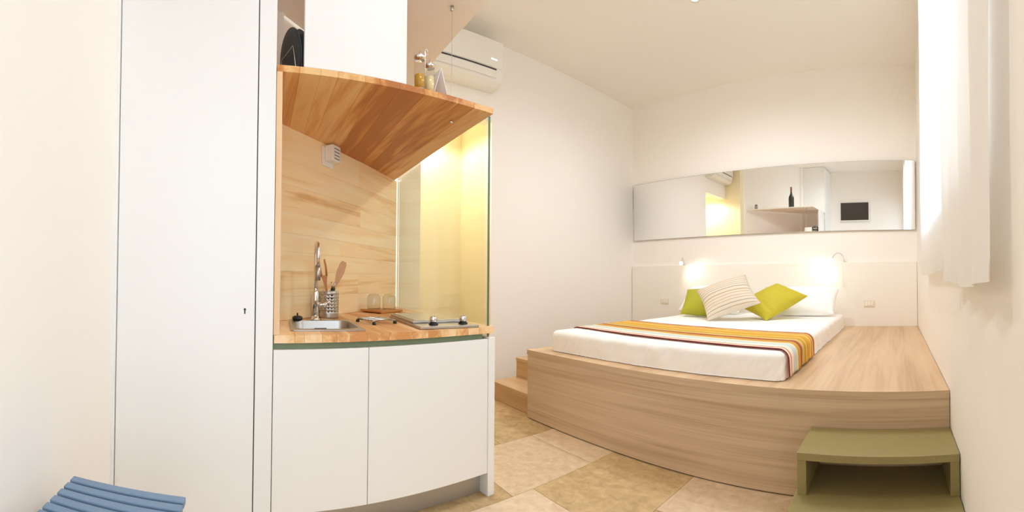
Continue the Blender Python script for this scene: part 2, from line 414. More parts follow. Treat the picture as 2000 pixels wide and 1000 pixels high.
# ------------------------------------------------------------------ bed platform, steps, headboard, mirror
plat = thing('bed_platform', 'raised oak veneer platform carrying the mattress', 'platform', (0, 0, 0))
mesh_obj('top_board', bx(PLX, XR - 0.003, PLY, YB - 0.034, PLZ - 0.035, PLZ), 'oak_top', plat, bevel=0.002)
mesh_obj('edge_band', bx(PLX, XR - 0.003, PLY - 0.0015, PLY - 0.0002, PLZ - 0.035, PLZ - 0.0005), 'oak_front', plat)
mesh_obj('front_panel', bx(PLX + 0.001, XR - 0.003, PLY + 0.004, PLY + 0.03, 0.006, PLZ - 0.036), 'oak_front', plat, bevel=0.001)
mesh_obj('side_panel', bx(PLX + 0.001, PLX + 0.03, PLY + 0.031, YB - 0.036, 0.006, PLZ - 0.036), 'oak_front', plat)
mesh_obj('floor_gap_shade', bx(PLX + 0.01, XR - 0.006, PLY + 0.012, PLY + 0.05, 0.0, 0.006), 'dark_slot', plat)  # near-black strip paints the shade in the gap under the front panel
st = thing('wooden_steps', 'two oak steps beside the platform, along the left wall', 'steps', (0, 0, 0))
SX0 = -2.90
for z0, z1, y0, y1 in ((0.0, 0.150, 1.875, 2.135), (0.0, 0.318, 2.135, 2.60)):
    zb = z0 if y0 < 2 else 0.0
    mesh_obj('tread', bx(SX0, PLX - 0.003, y0, y1 + (0.0 if y0 > 2 else 0.0), z1 - 0.028, z1), 'oak_step', st, bevel=0.0015)
    mesh_obj('riser', bx(SX0 + 0.002, PLX - 0.003, y0 + 0.004, y0 + 0.024, zb + 0.003, z1 - 0.0285), 'oak_step', st)
    mesh_obj('side_cheek', bx(SX0 + 0.002, SX0 + 0.022, y0 + 0.025, y1 - 0.001, zb + 0.003, z1 - 0.0285), 'oak_step', st)
mesh_obj('back_board', bx(SX0 + 0.023, PLX - 0.003, 2.58, 2.599, 0.003, 0.289), 'oak_step', st)
gs = thing('painted_steps', 'olive green open step unit against the platform by the window wall', 'steps', (0, 0, 0))
GX0, GX1 = -0.385, XR - 0.004
mesh_obj('upper_tread', bx(GX0, GX1, 1.535, PLY - 0.004, 0.301, 0.331), 'olive_paint', gs, bevel=0.002)
for x0, x1 in ((GX0, GX0 + 0.036), (GX1 - 0.036, GX1)):
    mesh_obj('upper_side', bx(x0, x1, 1.54, PLY - 0.004, 0.1665, 0.3005), 'olive_paint', gs, bevel=0.0015)
mesh_obj('lower_tread', bx(GX0 - 0.012, GX1, 1.25, PLY - 0.004, 0.136, 0.166), 'olive_paint', gs, bevel=0.002)
for x0, x1 in ((GX0 - 0.012, GX0 + 0.024), (GX1 - 0.036, GX1)):
    mesh_obj('lower_side', bx(x0, x1, 1.255, PLY - 0.004, 0.0, 0.1355), 'olive_paint', gs, bevel=0.0015)
hb = tag(mesh_obj('headboard', bx(XL + 0.012, XR - 0.004, YB - 0.03, YB - 0.001, 0.0, 1.20), 'white_panel', bevel=0.002),
         'wide plain off-white headboard panel behind the pillows', 'headboard')
mir = thing('wall_mirror', 'long frameless mirror on the wall above the headboard', 'mirror', (0, YB - 0.014, 1.552))
mir.rotation_euler = (0.016, 0, 0)
mesh_obj('mirror_sheet', bx(-3.335, 0.226, -0.006, 0.0, 0.0, 0.757), 'mirror_glass', mir)
bm = bx(-3.338, -3.335, -0.007, 0.0, 0.0, 0.757); bx(0.226, 0.229, -0.007, 0.0, 0.0, 0.757, bm)
bx(-3.338, 0.229, -0.007, 0.0, -0.003, 0.0, bm); bx(-3.338, 0.229, -0.007, 0.0, 0.757, 0.760, bm)
mesh_obj('mirror_edge', bm, 'mirror_edge', mir)

def rounded_box(x0, x1, y0, y1, z0, z1, r, nx, ny, nz, fn=None):
    bm = bmesh.new(); idx = {}
    def vert(i, j, k):
        key = (i, j, k)
        if key not in idx:
            p_ = Vector((x0 + (x1 - x0) * i / nx, y0 + (y1 - y0) * j / ny, z0 + (z1 - z0) * k / nz))
            q = Vector((min(max(p_.x, x0 + r), x1 - r), min(max(p_.y, y0 + r), y1 - r), min(p_.z, z1 - r)))
            d = p_ - q
            nrm = d.normalized() if d.length > 1e-9 else Vector((0, 0, 1))
            p2 = q + nrm * r if d.length > 1e-9 else p_
            if fn: p2 = fn(p2, nrm)
            idx[key] = bm.verts.new(p2)
        return idx[key]
    for i in range(nx):
        for j in range(ny):
            for k in (0, nz): bm.faces.new((vert(i, j, k), vert(i + 1, j, k), vert(i + 1, j + 1, k), vert(i, j + 1, k)))
    for i in range(nx):
        for k in range(nz):
            for j in (0, ny): bm.faces.new((vert(i, j, k), vert(i + 1, j, k), vert(i + 1, j, k + 1), vert(i, j, k + 1)))
    for j in range(ny):
        for k in range(nz):
            for i in (0, nx): bm.faces.new((vert(i, j, k), vert(i, j + 1, k), vert(i, j + 1, k + 1), vert(i, j, k + 1)))
    return bm
MX0, MX1, MY0, MY1, MZ = -2.200, -0.545, 1.925, 4.30, 0.642
def sheet_wrinkle(p_, n_):
    side = 1.0 - abs(n_.z)
    v = mnoise.noise(Vector((p_.x * 9 + p_.z * 5.0, p_.y * 9 + p_.z * 5.0, p_.z * 2.0)))
    v2 = abs(mnoise.noise(Vector((p_.x * 26 - p_.z * 14, p_.y * 26 - p_.z * 14, p_.z * 4 + 7))))
    t = mnoise.noise(Vector((p_.x * 2.2, p_.y * 2.2, 3)))
    return p_ + n_ * (side * (0.008 * v - 0.009 * v2) + (1 - side) * 0.003 * t)
matt = thing('mattress', 'double mattress in a white fitted sheet', 'mattress', (0, 0, 0))
mesh_obj('fitted_sheet', rounded_box(MX0, MX1, MY0, MY1, PLZ + 0.0035, MZ, 0.04, 200, 120, 14, sheet_wrinkle), 'sheet', matt, smooth=True)

# striped runner draped across the foot of the bed
c_ = lambda r, g, b: srgb(r, g, b)
stripes('runner_stripes', [(0, c_(140, 50, 56)), (0.009, c_(238, 226, 210)), (0.05, c_(226, 132, 86)), (0.075, c_(240, 232, 220)), (0.15, c_(206, 214, 206)),
                           (0.25, c_(228, 222, 190)), (0.29, c_(206, 160, 70)), (0.39, c_(168, 84, 66)), (0.445, c_(196, 128, 76)), (0.47, c_(206, 190, 120)), (0.53, c_(206, 158, 60)),
                           (0.61, c_(232, 206, 130)), (0.635, c_(214, 162, 58)), (0.72, c_(220, 170, 66)), (0.80, c_(236, 208, 132)), (0.825, c_(214, 160, 62)), (0.90, c_(240, 214, 160)), (0.925, c_(160, 84, 48)), (0.96, c_(196, 120, 60))])
def draped(y_near, y_far, x0, x1, ztop, zl, zr, rad, name, mat, parent=None, nv=26, th=0.005):
    path = []
    path.append((x0, zl)); 
    for k in range(6): path.append((x0, zl + (ztop - rad - zl) * (k + 1) / 6))
    for k in range(1, 7):
        a_ = PI - k * PI / 12; path.append((x0 + rad + rad * math.cos(a_), ztop - rad + rad * math.sin(a_)))
    nx_ = 40
    for k in range(1, nx_): path.append((x0 + rad + (x1 - x0 - 2 * rad) * k / nx_, ztop))
    for k in range(0, 7):
        a_ = PI / 2 - k * PI / 12; path.append((x1 - rad + rad * math.cos(a_), ztop - rad + rad * math.sin(a_)))
    for k in range(6): path.append((x1, ztop - rad + (zr - ztop + rad) * (k + 1) / 6))
    bm = bmesh.new(); uv = bm.loops.layers.uv.new('UVMap'); rows = []
    for i, (x, z) in enumerate(path):
        f = min(1, max(0, (x - x0) / (x1 - x0)))
        ya = y_near[0] + (y_near[1] - y_near[0]) * f; yb = y_far[0] + (y_far[1] - y_far[0]) * f
        row = []
        for j in range(nv + 1):
            v = j / nv; y = ya + (yb - ya) * v
            w_ = 0.004 * mnoise.noise(Vector((x * 3, y * 9, z * 6)))
            hang = max(0.0, (ztop - rad - z)) / 0.15
            dx = (0.006 * math.sin(v * 21 + 1) * hang) * (1 if f > .5 else -1)
            row.append((bm.verts.new((x + dx, y + 0.008 * mnoise.noise(Vector((x * 2, z * 4, 5))), z + abs(w_) * (1 - hang))), v, i / (len(path) - 1)))
        rows.append(row)
    for a_, b2 in zip(rows, rows[1:]):
        for j in range(nv):
            q = (a_[j], b2[j], b2[j + 1], a_[j + 1])
            fc = bm.faces.new([t_[0] for t_ in q])
            for lp, t_ in zip(fc.loops, q): lp[uv].uv = (t_[2], t_[1])
    return mesh_obj(name, bm, mat, parent, smooth=True, solid=th)
run = thing('bed_runner', 'striped ochre and maroon runner across the foot of the bed', 'blanket', (0, 0, 0))
draped((2.16, 1.97), (2.84, 2.60), MX0 - 0.014, MX1 + 0.014, MZ + 0.010, 0.512, 0.512, 0.055, 'striped_cloth', 'runner_stripes', run)

# pillows and cushions
def cushion(name, c, u2, v2, lean, t, mat, label, cat, n=22, pinch=0.07, e=0.5, parent=None, pleat=0.0, yawz=0.0, seed=0):
    """u2, v2: half-axis vectors (across, up the leaning plane); lean from vertical"""
    L = math.radians(lean)
    e1 = Vector((1, 0, 0)); e2 = Vector((0, math.sin(L), math.cos(L))); nn = e1.cross(e2).normalized()
    U = e1 * u2[0] + e2 * u2[1]; V = e1 * v2[0] + e2 * v2[1]
    bm = bmesh.new(); uv = bm.loops.layers.uv.new('UVMap'); front, back = {}, {}
    for i in range(n + 1):
        for j in range(n + 1):
            x, y = -1 + 2 * i / n, -1 + 2 * j / n
            x = math.copysign(abs(x) ** 0.85, x); y = math.copysign(abs(y) ** 0.85, y)
            px = x * (1 - pinch * (1 - y * y)); py = y * (1 - pinch * (1 - x * x))
            h = t * (max(0, (1 - x * x) * (1 - y * y))) ** e
            wob = 0.05 * t * mnoise.noise(Vector((x * 2.5 + seed, y * 2.5, seed)))
            pl_ = pleat * math.sin(y * 24 + 2 * mnoise.noise(Vector((x * 2, y * 2, 4)))) * (1 if h > t * 0.2 else 0)
            p_ = U * px + V * py
            edge = i in (0, n) or j in (0, n)
            front[i, j] = bm.verts.new(p_ + nn * (h + wob * (0 if edge else 1) + pl_))
            back[i, j] = front[i, j] if edge else bm.verts.new(p_ - nn * (h * 0.9 - wob))
    for side in (front, back):
        for i in range(n):
            for j in range(n):
                vs = [side[i, j], side[i + 1, j], side[i + 1, j + 1], side[i, j + 1]]
                try: fc = bm.faces.new(vs)
                except ValueError: continue
                for lp, (a_, b2) in zip(fc.loops, ((i, j), (i + 1, j), (i + 1, j + 1), (i, j + 1))): lp[uv].uv = (a_ / n, b2 / n)
    low = min(v_.co.z for v_ in bm.verts) + (0.004 if cat == 'cushion' else -0.004)      # the softest corner sinks a little into the bed
    c = (c[0], c[1], max(c[2], MZ - low))
    o = mesh_obj(name, bm, mat, None, c, (0, 0, yawz), smooth=True, sub=1)
    return tag(o, label, cat)
st_c = []
pos = 0.0; rr = random.Random(3)
base = c_(222, 212, 196)
while pos < 0.9 and len(st_c) < 28:
    st_c.append((pos, base)); pos += rr.uniform(0.05, 0.075)
    st_c.append((pos, rr.choice([c_(166, 150, 122), c_(190, 160, 116), c_(180, 168, 144), c_(196, 150, 106)]))); pos += rr.uniform(0.010, 0.018)
st_c.append((min(pos, 0.99), base))
stripes('cushion_stripes', st_c)
cushion('bed_pillow', (-0.95, 4.07, 0.752), (0.365, 0.0), (0.0, 0.225), 58, 0.10, 'pillow_white', 'white bed pillow behind the yellow cushion, nearer the window', 'pillow', pinch=0.03, e=0.42, seed=2)
cushion('bed_pillow', (-1.95, 4.07, 0.770), (0.375, 0.0), (0.0, 0.225), 54, 0.10, 'pillow_white', 'white bed pillow behind the lime green cushion', 'pillow', pinch=0.03, e=0.42, seed=5)
cushion('throw_cushion', (-1.88, 3.64, 0.785), (0.225, -0.005), (-0.035, 0.185), 48, 0.10, 'green_velvet', 'lime green cushion half hidden behind the striped one', 'cushion', seed=8, pinch=0.10)
cushion('throw_cushion', (-1.50, 3.40, 0.80), (0.235, 0.108), (-0.118, 0.175), 40, 0.10, 'cushion_stripes', 'cream cushion with thin stripes leaning in the middle', 'cushion', seed=11, pinch=0.08)
cushion('throw_cushion', (-1.145, 3.64, 0.79), (0.178, -0.10), (0.168, 0.178), 52, 0.10, 'yellow_velvet', 'yellow green pleated cushion lying on one corner', 'cushion', seed=14, pleat=0.004, pinch=0.10)

# reading lamps on the headboard
def reading_lamp(x, dx, label):
    t = thing('reading_lamp', label, 'lamp', (x, YB - 0.016, 1.20), 0, 'gooseneck reading lamps on the headboard')
    mesh_obj('base', lathe([(0.014, 0.0), (0.014, 0.008), (0.006, 0.014)], 16), 'chrome', t, smooth=True)
    pts = []
    for k in range(15):
        f = k / 14
        pts.append((dx * (1 - math.cos(f * PI * 0.85)) / 1.9, -0.15 * f ** 1.2, 0.010 + 0.088 * math.sin(f * PI * 0.88)))
    mesh_obj('gooseneck', tube(pts, 0.0048, 8), 'chrome', t, smooth=True)
    e_ = Vector(pts[-1]); d = (e_ - Vector(pts[-3])).normalized()
    h = mesh_obj('lamp_head', tube([e_ - d * 0.004, e_ + d * 0.004, e_ + d * 0.022], [0.006, 0.013, 0.016], 16), 'chrome', t, smooth=True)
    bm = bmesh.new(); bmesh.ops.create_uvsphere(bm, u_segments=16, v_segments=10, radius=0.021)
    mesh_obj('bulb', bm, 'bulb_glow', t, e_ + d * 0.034, smooth=True)
    ld = D.lights.new('reading_light', 'SPOT'); ld.energy = READ_W * 8; ld.color = (1, 0.93, 0.82); ld.spot_size = 2.5; ld.spot_blend = 1.0; ld.shadow_soft_size = 0.03
    lo = D.objects.new('reading_light', ld); COL.objects.link(lo); lo.parent = t; lo.location = e_ + d * 0.056
    aim = Vector((math.copysign(0.6, dx), 0.45, -0.62)).normalized()
    lo.rotation_euler = aim.to_track_quat('-Z', 'Y').to_euler()
reading_lamp(-2.55, 0.055, 'chrome gooseneck reading lamp on the headboard, above the green cushion')
reading_lamp(-0.56, -0.105, 'chrome gooseneck reading lamp on the headboard, above the white pillow')
def outlet(x, z, label):
    t = thing('wall_outlet', label, 'outlet', (x, YB - 0.03, z), 0, 'outlets in the headboard')
    mesh_obj('cover_plate', bx(-0.06, 0.06, -0.008, -0.0005, -0.036, 0.036), 'outlet_frame', t, bevel=0.003)
    for k in (-1, 0, 1):
        mesh_obj('switch_key', bx(k * 0.03 - 0.0125, k * 0.03 + 0.0125, -0.012, -0.0082, -0.022, 0.022), 'outlet_key', t, bevel=0.001)
outlet(-0.283, 0.745, 'cream switch plate in the headboard above the bare platform')
outlet(-2.83, 0.741, 'cream switch plate in the headboard left of the bed')

# ------------------------------------------------------------------ curtains
def curtain(name, y0, y1, z0, z1, x, amp, waves, mat, label, ny=160, nz=50, seed=0.0, hem=0.0):
    t = thing(name, label, 'curtain', (0, 0, 0))
    bm = bmesh.new(); rows = []
    for k in range(nz + 1):
        f = k / nz; row = []
        for j in range(ny + 1):
            g = j / ny; y = y0 + (y1 - y0) * g
            a_ = amp * (0.6 + 0.4 * f)
            w_ = a_ * math.sin(g * waves * 2 * PI + seed + 0.8 * mnoise.noise(Vector((g * 4, f * 1.5, seed))))
            w_ += 0.006 * mnoise.noise(Vector((y * 9, f * 6, seed + 3)))
            z = z0 + hem * math.sin(g * 7 + seed) + (z1 - z0) * f
            row.append(bm.verts.new((x + w_, y + 0.010 * mnoise.noise(Vector((g * 6, f * 3, seed + 9))), z)))
        rows.append(row)
    for a_, b2 in zip(rows, rows[1:]):
        for j in range(ny): bm.faces.new((a_[j], a_[j + 1], b2[j + 1], b2[j]))
    mesh_obj('cloth', bm, mat, t, smooth=True)
    # hem fold along the lower edge
    bm = bmesh.new(); p1, p2 = [], []
    for j in range(ny + 1):
        g = j / ny; v0, v1 = None, None
        y = y0 + (y1 - y0) * g; a_ = amp * 0.6
        w_ = a_ * math.sin(g * waves * 2 * PI + seed + 0.8 * mnoise.noise(Vector((g * 4, 0, seed)))) + 0.006 * mnoise.noise(Vector((y * 9, 0, seed + 3)))
        yy = y + 0.010 * mnoise.noise(Vector((g * 6, 0, seed + 9)))
        zb = z0 + hem * math.sin(g * 7 + seed)
        p1.append(bm.verts.new((x + w_ - 0.0025, yy, zb - 0.001))); p2.append(bm.verts.new((x + w_ - 0.0025, yy, zb + 0.045)))
    for j in range(ny): bm.faces.new((p1[j], p1[j + 1], p2[j + 1], p2[j]))
    mesh_obj('hem', bm, mat, t, smooth=True)
    return t
curtain('sheer_curtain', 1.47, 2.92, 1.03, 3.12, 0.195, 0.010, 9, 'sheer', 'bright sheer white curtain over the window, nearer the mirror', seed=0.3, hem=0.006)
curtain('window_curtain', 0.82, 1.50, 0.985, 3.12, 0.187, 0.017, 3.5, 'curtain_cloth', 'off-white gathered curtain hanging nearest the viewer', seed=2.1, hem=0.008)
rod = thing('curtain_rod', 'thin white curtain rail above the window', 'curtain rod', (0, 0, 0))
mesh_obj('rail', tube([(0.192, 0.75, 3.135), (0.192, 3.0, 3.135)], 0.010, 10), 'white_plastic', rod, smooth=True)
for y in (0.78, 2.97): mesh_obj('bracket', bx(0.192, XR, y - 0.008, y + 0.008, 3.128, 3.142), 'white_plastic', rod)

# ------------------------------------------------------------------ slatted stool
stl = thing('slatted_stool', 'blue painted slatted stool in the lower left corner', 'stool', (0, 0, 0))
for k in range(11):
    x0 = -0.996 + k * 0.0362
    mesh_obj('slat', bx(x0, x0 + 0.026, -0.482, -0.175, 0.432, 0.45), 'blue_paint', stl, bevel=0.003)
x1 = -0.996 + 10 * 0.0362 + 0.026
for y in (-0.45, -0.21):
    mesh_obj('cross_rail', bx(-0.992, x1 - 0.004, y - 0.012, y + 0.012, 0.392, 0.4315), 'blue_paint', stl)
for x in (-0.99, x1 - 0.034):
    for y in (-0.466, -0.222):
        mesh_obj('leg', bx(x, x + 0.03, y, y + 0.03, 0.0, 0.3915), 'blue_paint', stl, bevel=0.002)

# ------------------------------------------------------------------ tall cupboard
tc_ = kthing('tall_cupboard', 'tall white cupboard with keyhole beside the kitchenette', 'cupboard', 0, 0, 0)
mesh_obj('body', prism([(KF - 0.025, -0.444), (KF - 0.025, 0.152), (-2.010, 0.152), (-2.010, -0.444)], 0.0, ZC_ - 0.006), 'white_lacquer', tc_)
td = mesh_obj('door', bx(KF - 0.024, KF, -0.4435, 0.0845, 0.012, ZC_ - 0.05), 'white_lacquer', tc_, bevel=0.0015)
bm = lathe([(0.0045, -0.0005), (0.0045, 0.0012)], 14); 
kh = mesh_obj('keyhole', bm, 'dark_slot', td, (KF, 0.047, 0.879), (0, PI / 2, 0))
mesh_obj('keyhole_slot', bx(KF - 0.0005, KF + 0.001, 0.0445, 0.0495, 0.862, 0.876), 'dark_slot', td)
mesh_obj('filler_panel', bx(KF - 0.024, KF, 0.0885, 0.154, 0.012, ZC_ - 0.05), 'white_lacquer', tc_, bevel=0.0015)
mesh_obj('door_gap_shade', bx(KF - 0.0245, KF - 0.014, 0.0845, 0.0885, 0.012, ZC_ - 0.05), 'dark_slot', tc_)  # shade in the seam beside the door, painted as a dark strip

# ------------------------------------------------------------------ base cabinet
GS = lambda u: 1.136 + (KF - 0.03 - u) * 0.094      # glass line: s at depth u
bc = kthing('base_cabinet', 'white two-door base cabinet under the wooden worktop', 'cabinet', 0, 0, 0)
mesh_obj('body', prism([(KF - 0.03, 0.18), (KF - 0.03, 1.108), (KF - 0.60, 1.108), (wu(0.62) + 0.01, 0.62), (wu(0.19) + 0.02, 0.19)], 0.115, 0.60), 'white_lacquer', bc)
for s0, s1 in ((0.157, 0.5335), (0.5365, 1.1115)):
    mesh_obj('door', bx(KF - 0.022, KF, s0, s1, 0.108, 0.7265), 'white_lacquer', bc, bevel=0.0015)
mesh_obj('end_panel', bx(KF - 0.62, KF + 0.002, 1.114, 1.151, 0.0, 0.733), 'white_lacquer', bc, bevel=0.0015)
mesh_obj('plinth', bx(KF - 0.075, KF - 0.06, 0.166, 1.1135, 0.0, 0.107), 'plinth_metal', bc)
mesh_obj('grip_rail', bx(KF - 0.035, KF - 0.022, 0.157, 1.095, 0.66, 0.7515), 'sage_green', bc)

# ------------------------------------------------------------------ worktop, planks run from the front to the diagonal wall
def planked(t, z0, z1, s_lo, s_hi, mat, right, hole=None, seed=1, skew=0.07, wmin=0.05, wmax=0.10):
    r_ = random.Random(seed); s = s_lo; cuts = [s_lo]
    while s < s_hi - 0.07:
        s += r_.uniform(wmin, wmax); cuts.append(min(s, s_hi))
    cuts[-1] = s_hi
    if hole:                                  # planks end exactly at the two sides of the cut-out
        cuts = sorted([c for c in cuts if min(abs(c - hole[2]), abs(c - hole[3])) > 0.02] + [hole[2], hole[3]])
    sk = lambda sv, u: sv + (KF - u) * (skew * min(1.0, max(0.0, (sv - s_lo) / 0.08)))
    def back(sv):
        u = KF
        for _ in range(200):
            if u < wu(sk(sv, u)) + 0.002: break
            u -= 0.008
        return u
    for a_, b2 in zip(cuts, cuts[1:]):
        ga, gb = a_ + 0.0004, b2 - 0.0004
        def quad(ua0, ua1, ub0, ub1):
            return [(ua0, sk(ga, ua0)), (ub0, sk(gb, ub0)), (ub1, min(sk(gb, ub1), right(ub1))), (ua1, sk(ga, ua1))]
        ba, bb = back(ga), back(gb)
        if hole and b2 > hole[2] + 0.001 and a_ < hole[3] - 0.001:
            mesh_obj('plank', prism(quad(KF, hole[0], KF, hole[0]), z0, z1), mat, t)
            if ba < hole[1] and bb < hole[1]:
                mesh_obj('plank', prism(quad(hole[1], ba, hole[1], bb), z0, z1), mat, t)
        else:
            mesh_obj('plank', prism(quad(KF, ba, KF, bb), z0, z1), mat, t)
    return cuts
wt = kthing('wooden_worktop', 'light wooden plank worktop with sink and hob', 'worktop', 0, 0, 0)
SKR = -9 * PI / 180
planked(wt, ZW - 0.03, ZW, 0.158, 1.148, 'wood_top', lambda u: GS(u) - 0.006 if u < KF - 0.03 else 1.16, hole=(-1.635, -2.005, 0.238, 0.530), seed=4, skew=0.12)
# backsplash boards on the diagonal wall, with the wooden cheek on the left
dx_, dy_ = WB[0] - WA[0], WB[1] - WA[1]; WL = math.hypot(dx_, dy_); wang = math.atan2(dy_, dx_)
ws = thing('wooden_backsplash', 'horizontal light wood boards lining the wall behind the sink', 'backsplash', kw(*WA), AN + wang)
z = ZW + 0.001; k = 0; rb = random.Random(12)
while z < ZS - 0.03:
    z1 = min(z + rb.uniform(0.095, 0.15), ZS - 0.0255)
    if ZS - 0.0255 - z1 < 0.05: z1 = ZS - 0.0255
    cut = rb.uniform(0.35, 1.1) if k % 2 else None
    for x0, x1 in ([(0.012, WL)] if cut is None else [(0.012, cut - 0.0003), (cut + 0.0003, WL)]):
        mesh_obj('board', bx(x0, x1, 0.0, 0.027, z + 0.0003, z1 - 0.0003), 'wood_back', ws)
    z = z1; k += 1
ck = kthing('wooden_cheek', 'upright wooden side board between cupboard and kitchenette niche', 'side panel', 0, 0, 0)
mesh_obj('board', prism([(KF, 0.156), (KF, 0.178), (-1.97, 0.188), (-1.97, 0.160)], ZW + 0.001, ZS - 0.0255), 'wood_side', ck)
# wooden shelf over the worktop
sh = kthing('wooden_shelf', 'thick wooden plank shelf hanging over the worktop', 'shelf', 0, 0, 0)
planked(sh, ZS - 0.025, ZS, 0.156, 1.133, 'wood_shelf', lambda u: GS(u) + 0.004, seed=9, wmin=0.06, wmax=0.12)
# glass partition
gp = thing('glass_partition', 'tall clear glass panel closing the right side of the kitchenette', 'glass panel', (0, 0, 0))
g0, g1 = kw(KF - 0.034, GS(KF - 0.034) - 0.0), kw(WB[0] + 0.02, GS(WB[0] + 0.02))
d_ = Vector((g1[0] - g0[0], g1[1] - g0[1], 0)); ga = math.atan2(d_.y, d_.x); gl = d_.length
pane = mesh_obj('pane', bx(0.003, gl, -0.005, 0.005, 0.73, ZS - 0.0255), 'pane', gp, g0, (0, 0, ga))
mesh_obj('polished_edge', bx(0.0, 0.003, -0.005, 0.005, 0.73, ZS - 0.0255), 'glass_edge', gp, g0, (0, 0, ga))
# white canopy panel, front panel and suspension cable
cy_ = kthing('canopy_panel', 'thin white canopy panel high above the wooden shelf', 'panel', 0, 0, 0)
mesh_obj('panel_board', prism([(KF, 0.156), (KF, 1.132), (-2.90, 1.215), (wu(0.19) + 0.015, 0.156)], ZCAN, ZCAN + 0.022), 'white_panel', cy_, bevel=0.0015)
fp = tag(mesh_obj('front_panel', bx(KF - 0.022, KF - 0.001, 0.261, 0.687, ZS + 0.001, ZCAN - 0.001), 'white_lacquer', loc=(0, 0, 0), rot=(0, 0, AN), bevel=0.0015),
         'upright white panel between the wooden shelf and the canopy', 'panel')
CU, CS = -1.70, 1.012
cb = kthing('suspension_cable', 'thin steel cable carrying the wooden shelf', 'cable', CU, CS, 0)
mesh_obj('wire', tube([(0, 0, ZS + 0.02), (0, 0, ZCAN - 0.02)], 0.0012, 6), 'steel', cb)
mesh_obj('upper_fitting', lathe([(0.009, ZCAN - 0.0005), (0.009, ZCAN - 0.018), (0.003, ZCAN - 0.026)], 14), 'steel', cb, smooth=True)
mesh_obj('lower_fitting', lathe([(0.009, ZS + 0.0005), (0.009, ZS + 0.010), (0.003, ZS + 0.022)], 14), 'steel', cb, smooth=True)
mesh_obj('nut', lathe([(0.008, ZS - 0.0255), (0.008, ZS - 0.034), (0.004, ZS - 0.038)], 12), 'chrome', cb, smooth=True)

# ------------------------------------------------------------------ sink and tap
SU, SS = -1.82, 0.42; R9 = -0.12
sk_ = kthing('steel_sink', 'square stainless sink let into the worktop', 'sink', SU, SS, ZW, extra=R9)
def rrect(w, h, r, n=6):
    pts = []
    for cx, cy, a0 in ((w - r, h - r, 0), (-w + r, h - r, 90), (-w + r, -h + r, 180), (w - r, -h + r, 270)):
        for k in range(n + 1):
            a_ = math.radians(a0 + 90 * k / n); pts.append((cx + r * math.cos(a_), cy + r * math.sin(a_)))
    return pts
def loft(rings, bm=None, cap_last=True, cap_first=False):
    bm = bm or bmesh.new(); R_ = [[bm.verts.new(p_) for p_ in ring] for ring in rings]
    n = len(R_[0])
    for a_, b2 in zip(R_, R_[1:]):
        for i in range(n): bm.faces.new((a_[i], a_[(i + 1) % n], b2[(i + 1) % n], b2[i]))
    if cap_last: bm.faces.new(R_[-1])
    if cap_first: bm.faces.new(R_[0][::-1])
    return bm
z3 = lambda pts, z: [(x, y, z) for x, y in pts]
HU, HS_ = 0.205, 0.155
rings = [z3(rrect(HU, HS_, 0.012), 0.001), z3(rrect(HU, HS_, 0.012), 0.006), z3(rrect(HU - 0.006, HS_ - 0.006, 0.012), 0.007), z3(rrect(HU - 0.040, HS_ - 0.018, 0.05), 0.006)]
mesh_obj('rim', loft(rings, cap_last=False), 'brushed', sk_, smooth=False)
rings = [z3(rrect(HU - 0.040, HS_ - 0.018, 0.05), 0.006), z3(rrect(HU - 0.043, HS_ - 0.021, 0.05), -0.004), z3(rrect(HU - 0.050, HS_ - 0.028, 0.05), -0.12), z3(rrect(HU - 0.075, HS_ - 0.055, 0.05), -0.145)]
mesh_obj('basin', loft(rings), 'brushed', sk_, smooth=True)
mesh_obj('drain', lathe([(0.028, -0.1445), (0.026, -0.141), (0.018, -0.1425), (0.0001, -0.1425)], 18, cap=False), 'chrome', sk_, smooth=True)
bm = bmesh.new()
mesh_obj('overflow', bx(-0.158, -0.1545, -0.03, 0.03, -0.045, -0.03), 'dark_slot', sk_)
# tap on the back rim
TU, TS = -2.01, 0.418
tp = kthing('kitchen_tap', 'slim chrome tap with side lever behind the sink', 'tap', TU, TS, ZW + 0.0075)
mesh_obj('foot', lathe([(0.024, 0.0), (0.024, 0.004), (0.019, 0.009), (0.0165, 0.02)], 20), 'chrome', tp, smooth=True)
mesh_obj('column', lathe([(0.0165, 0.02), (0.0165, 0.14), (0.014, 0.145), (0.0115, 0.15)], 20), 'chrome', tp, smooth=True)
sp = [(0, 0, 0.15), (0, 0, 0.30)]
for k in range(1, 11):
    a_ = k * PI * 0.95 / 10; sp.append((0.055 - 0.055 * math.cos(a_), -0.012 * k / 10, 0.33 + 0.055 * math.sin(a_)))
sp.append((0.112, -0.013, 0.27))
so = mesh_obj('spout', tube(sp, 0.0098, 14), 'chrome', tp, smooth=True)
mesh_obj('spray_head', tube([(0.112, -0.013, 0.272), (0.113, -0.013, 0.20)], [0.012, 0.0135], 14), 'brushed', so, smooth=True)
lv = mesh_obj('lever_body', tube([(0.0, 0.0, 0.075), (0.012, 0.055, 0.078)], 0.013, 14), 'chrome', tp, smooth=True)
mesh_obj('lever', tube([(0.012, 0.055, 0.078), (0.018, 0.072, 0.10)], [0.009, 0.004], 10), 'chrome', lv, smooth=True)
pg = kthing('drain_plug', 'black rubber sink plug lying behind the sink', 'plug', -2.00, 0.325, ZW + 0.0075)
mesh_obj('stopper', lathe([(0.022, 0.0), (0.026, 0.006), (0.026, 0.016), (0.016, 0.022)], 18), 'black_rubber', pg, smooth=True)
mesh_obj('pull_ring', tube([(0.012 * math.cos(a_ * PI / 8), 0.0, 0.026 + 0.010 * math.sin(a_ * PI / 8)) for a_ in range(17)], 0.0022, 6), 'black_rubber', pg, smooth=True)

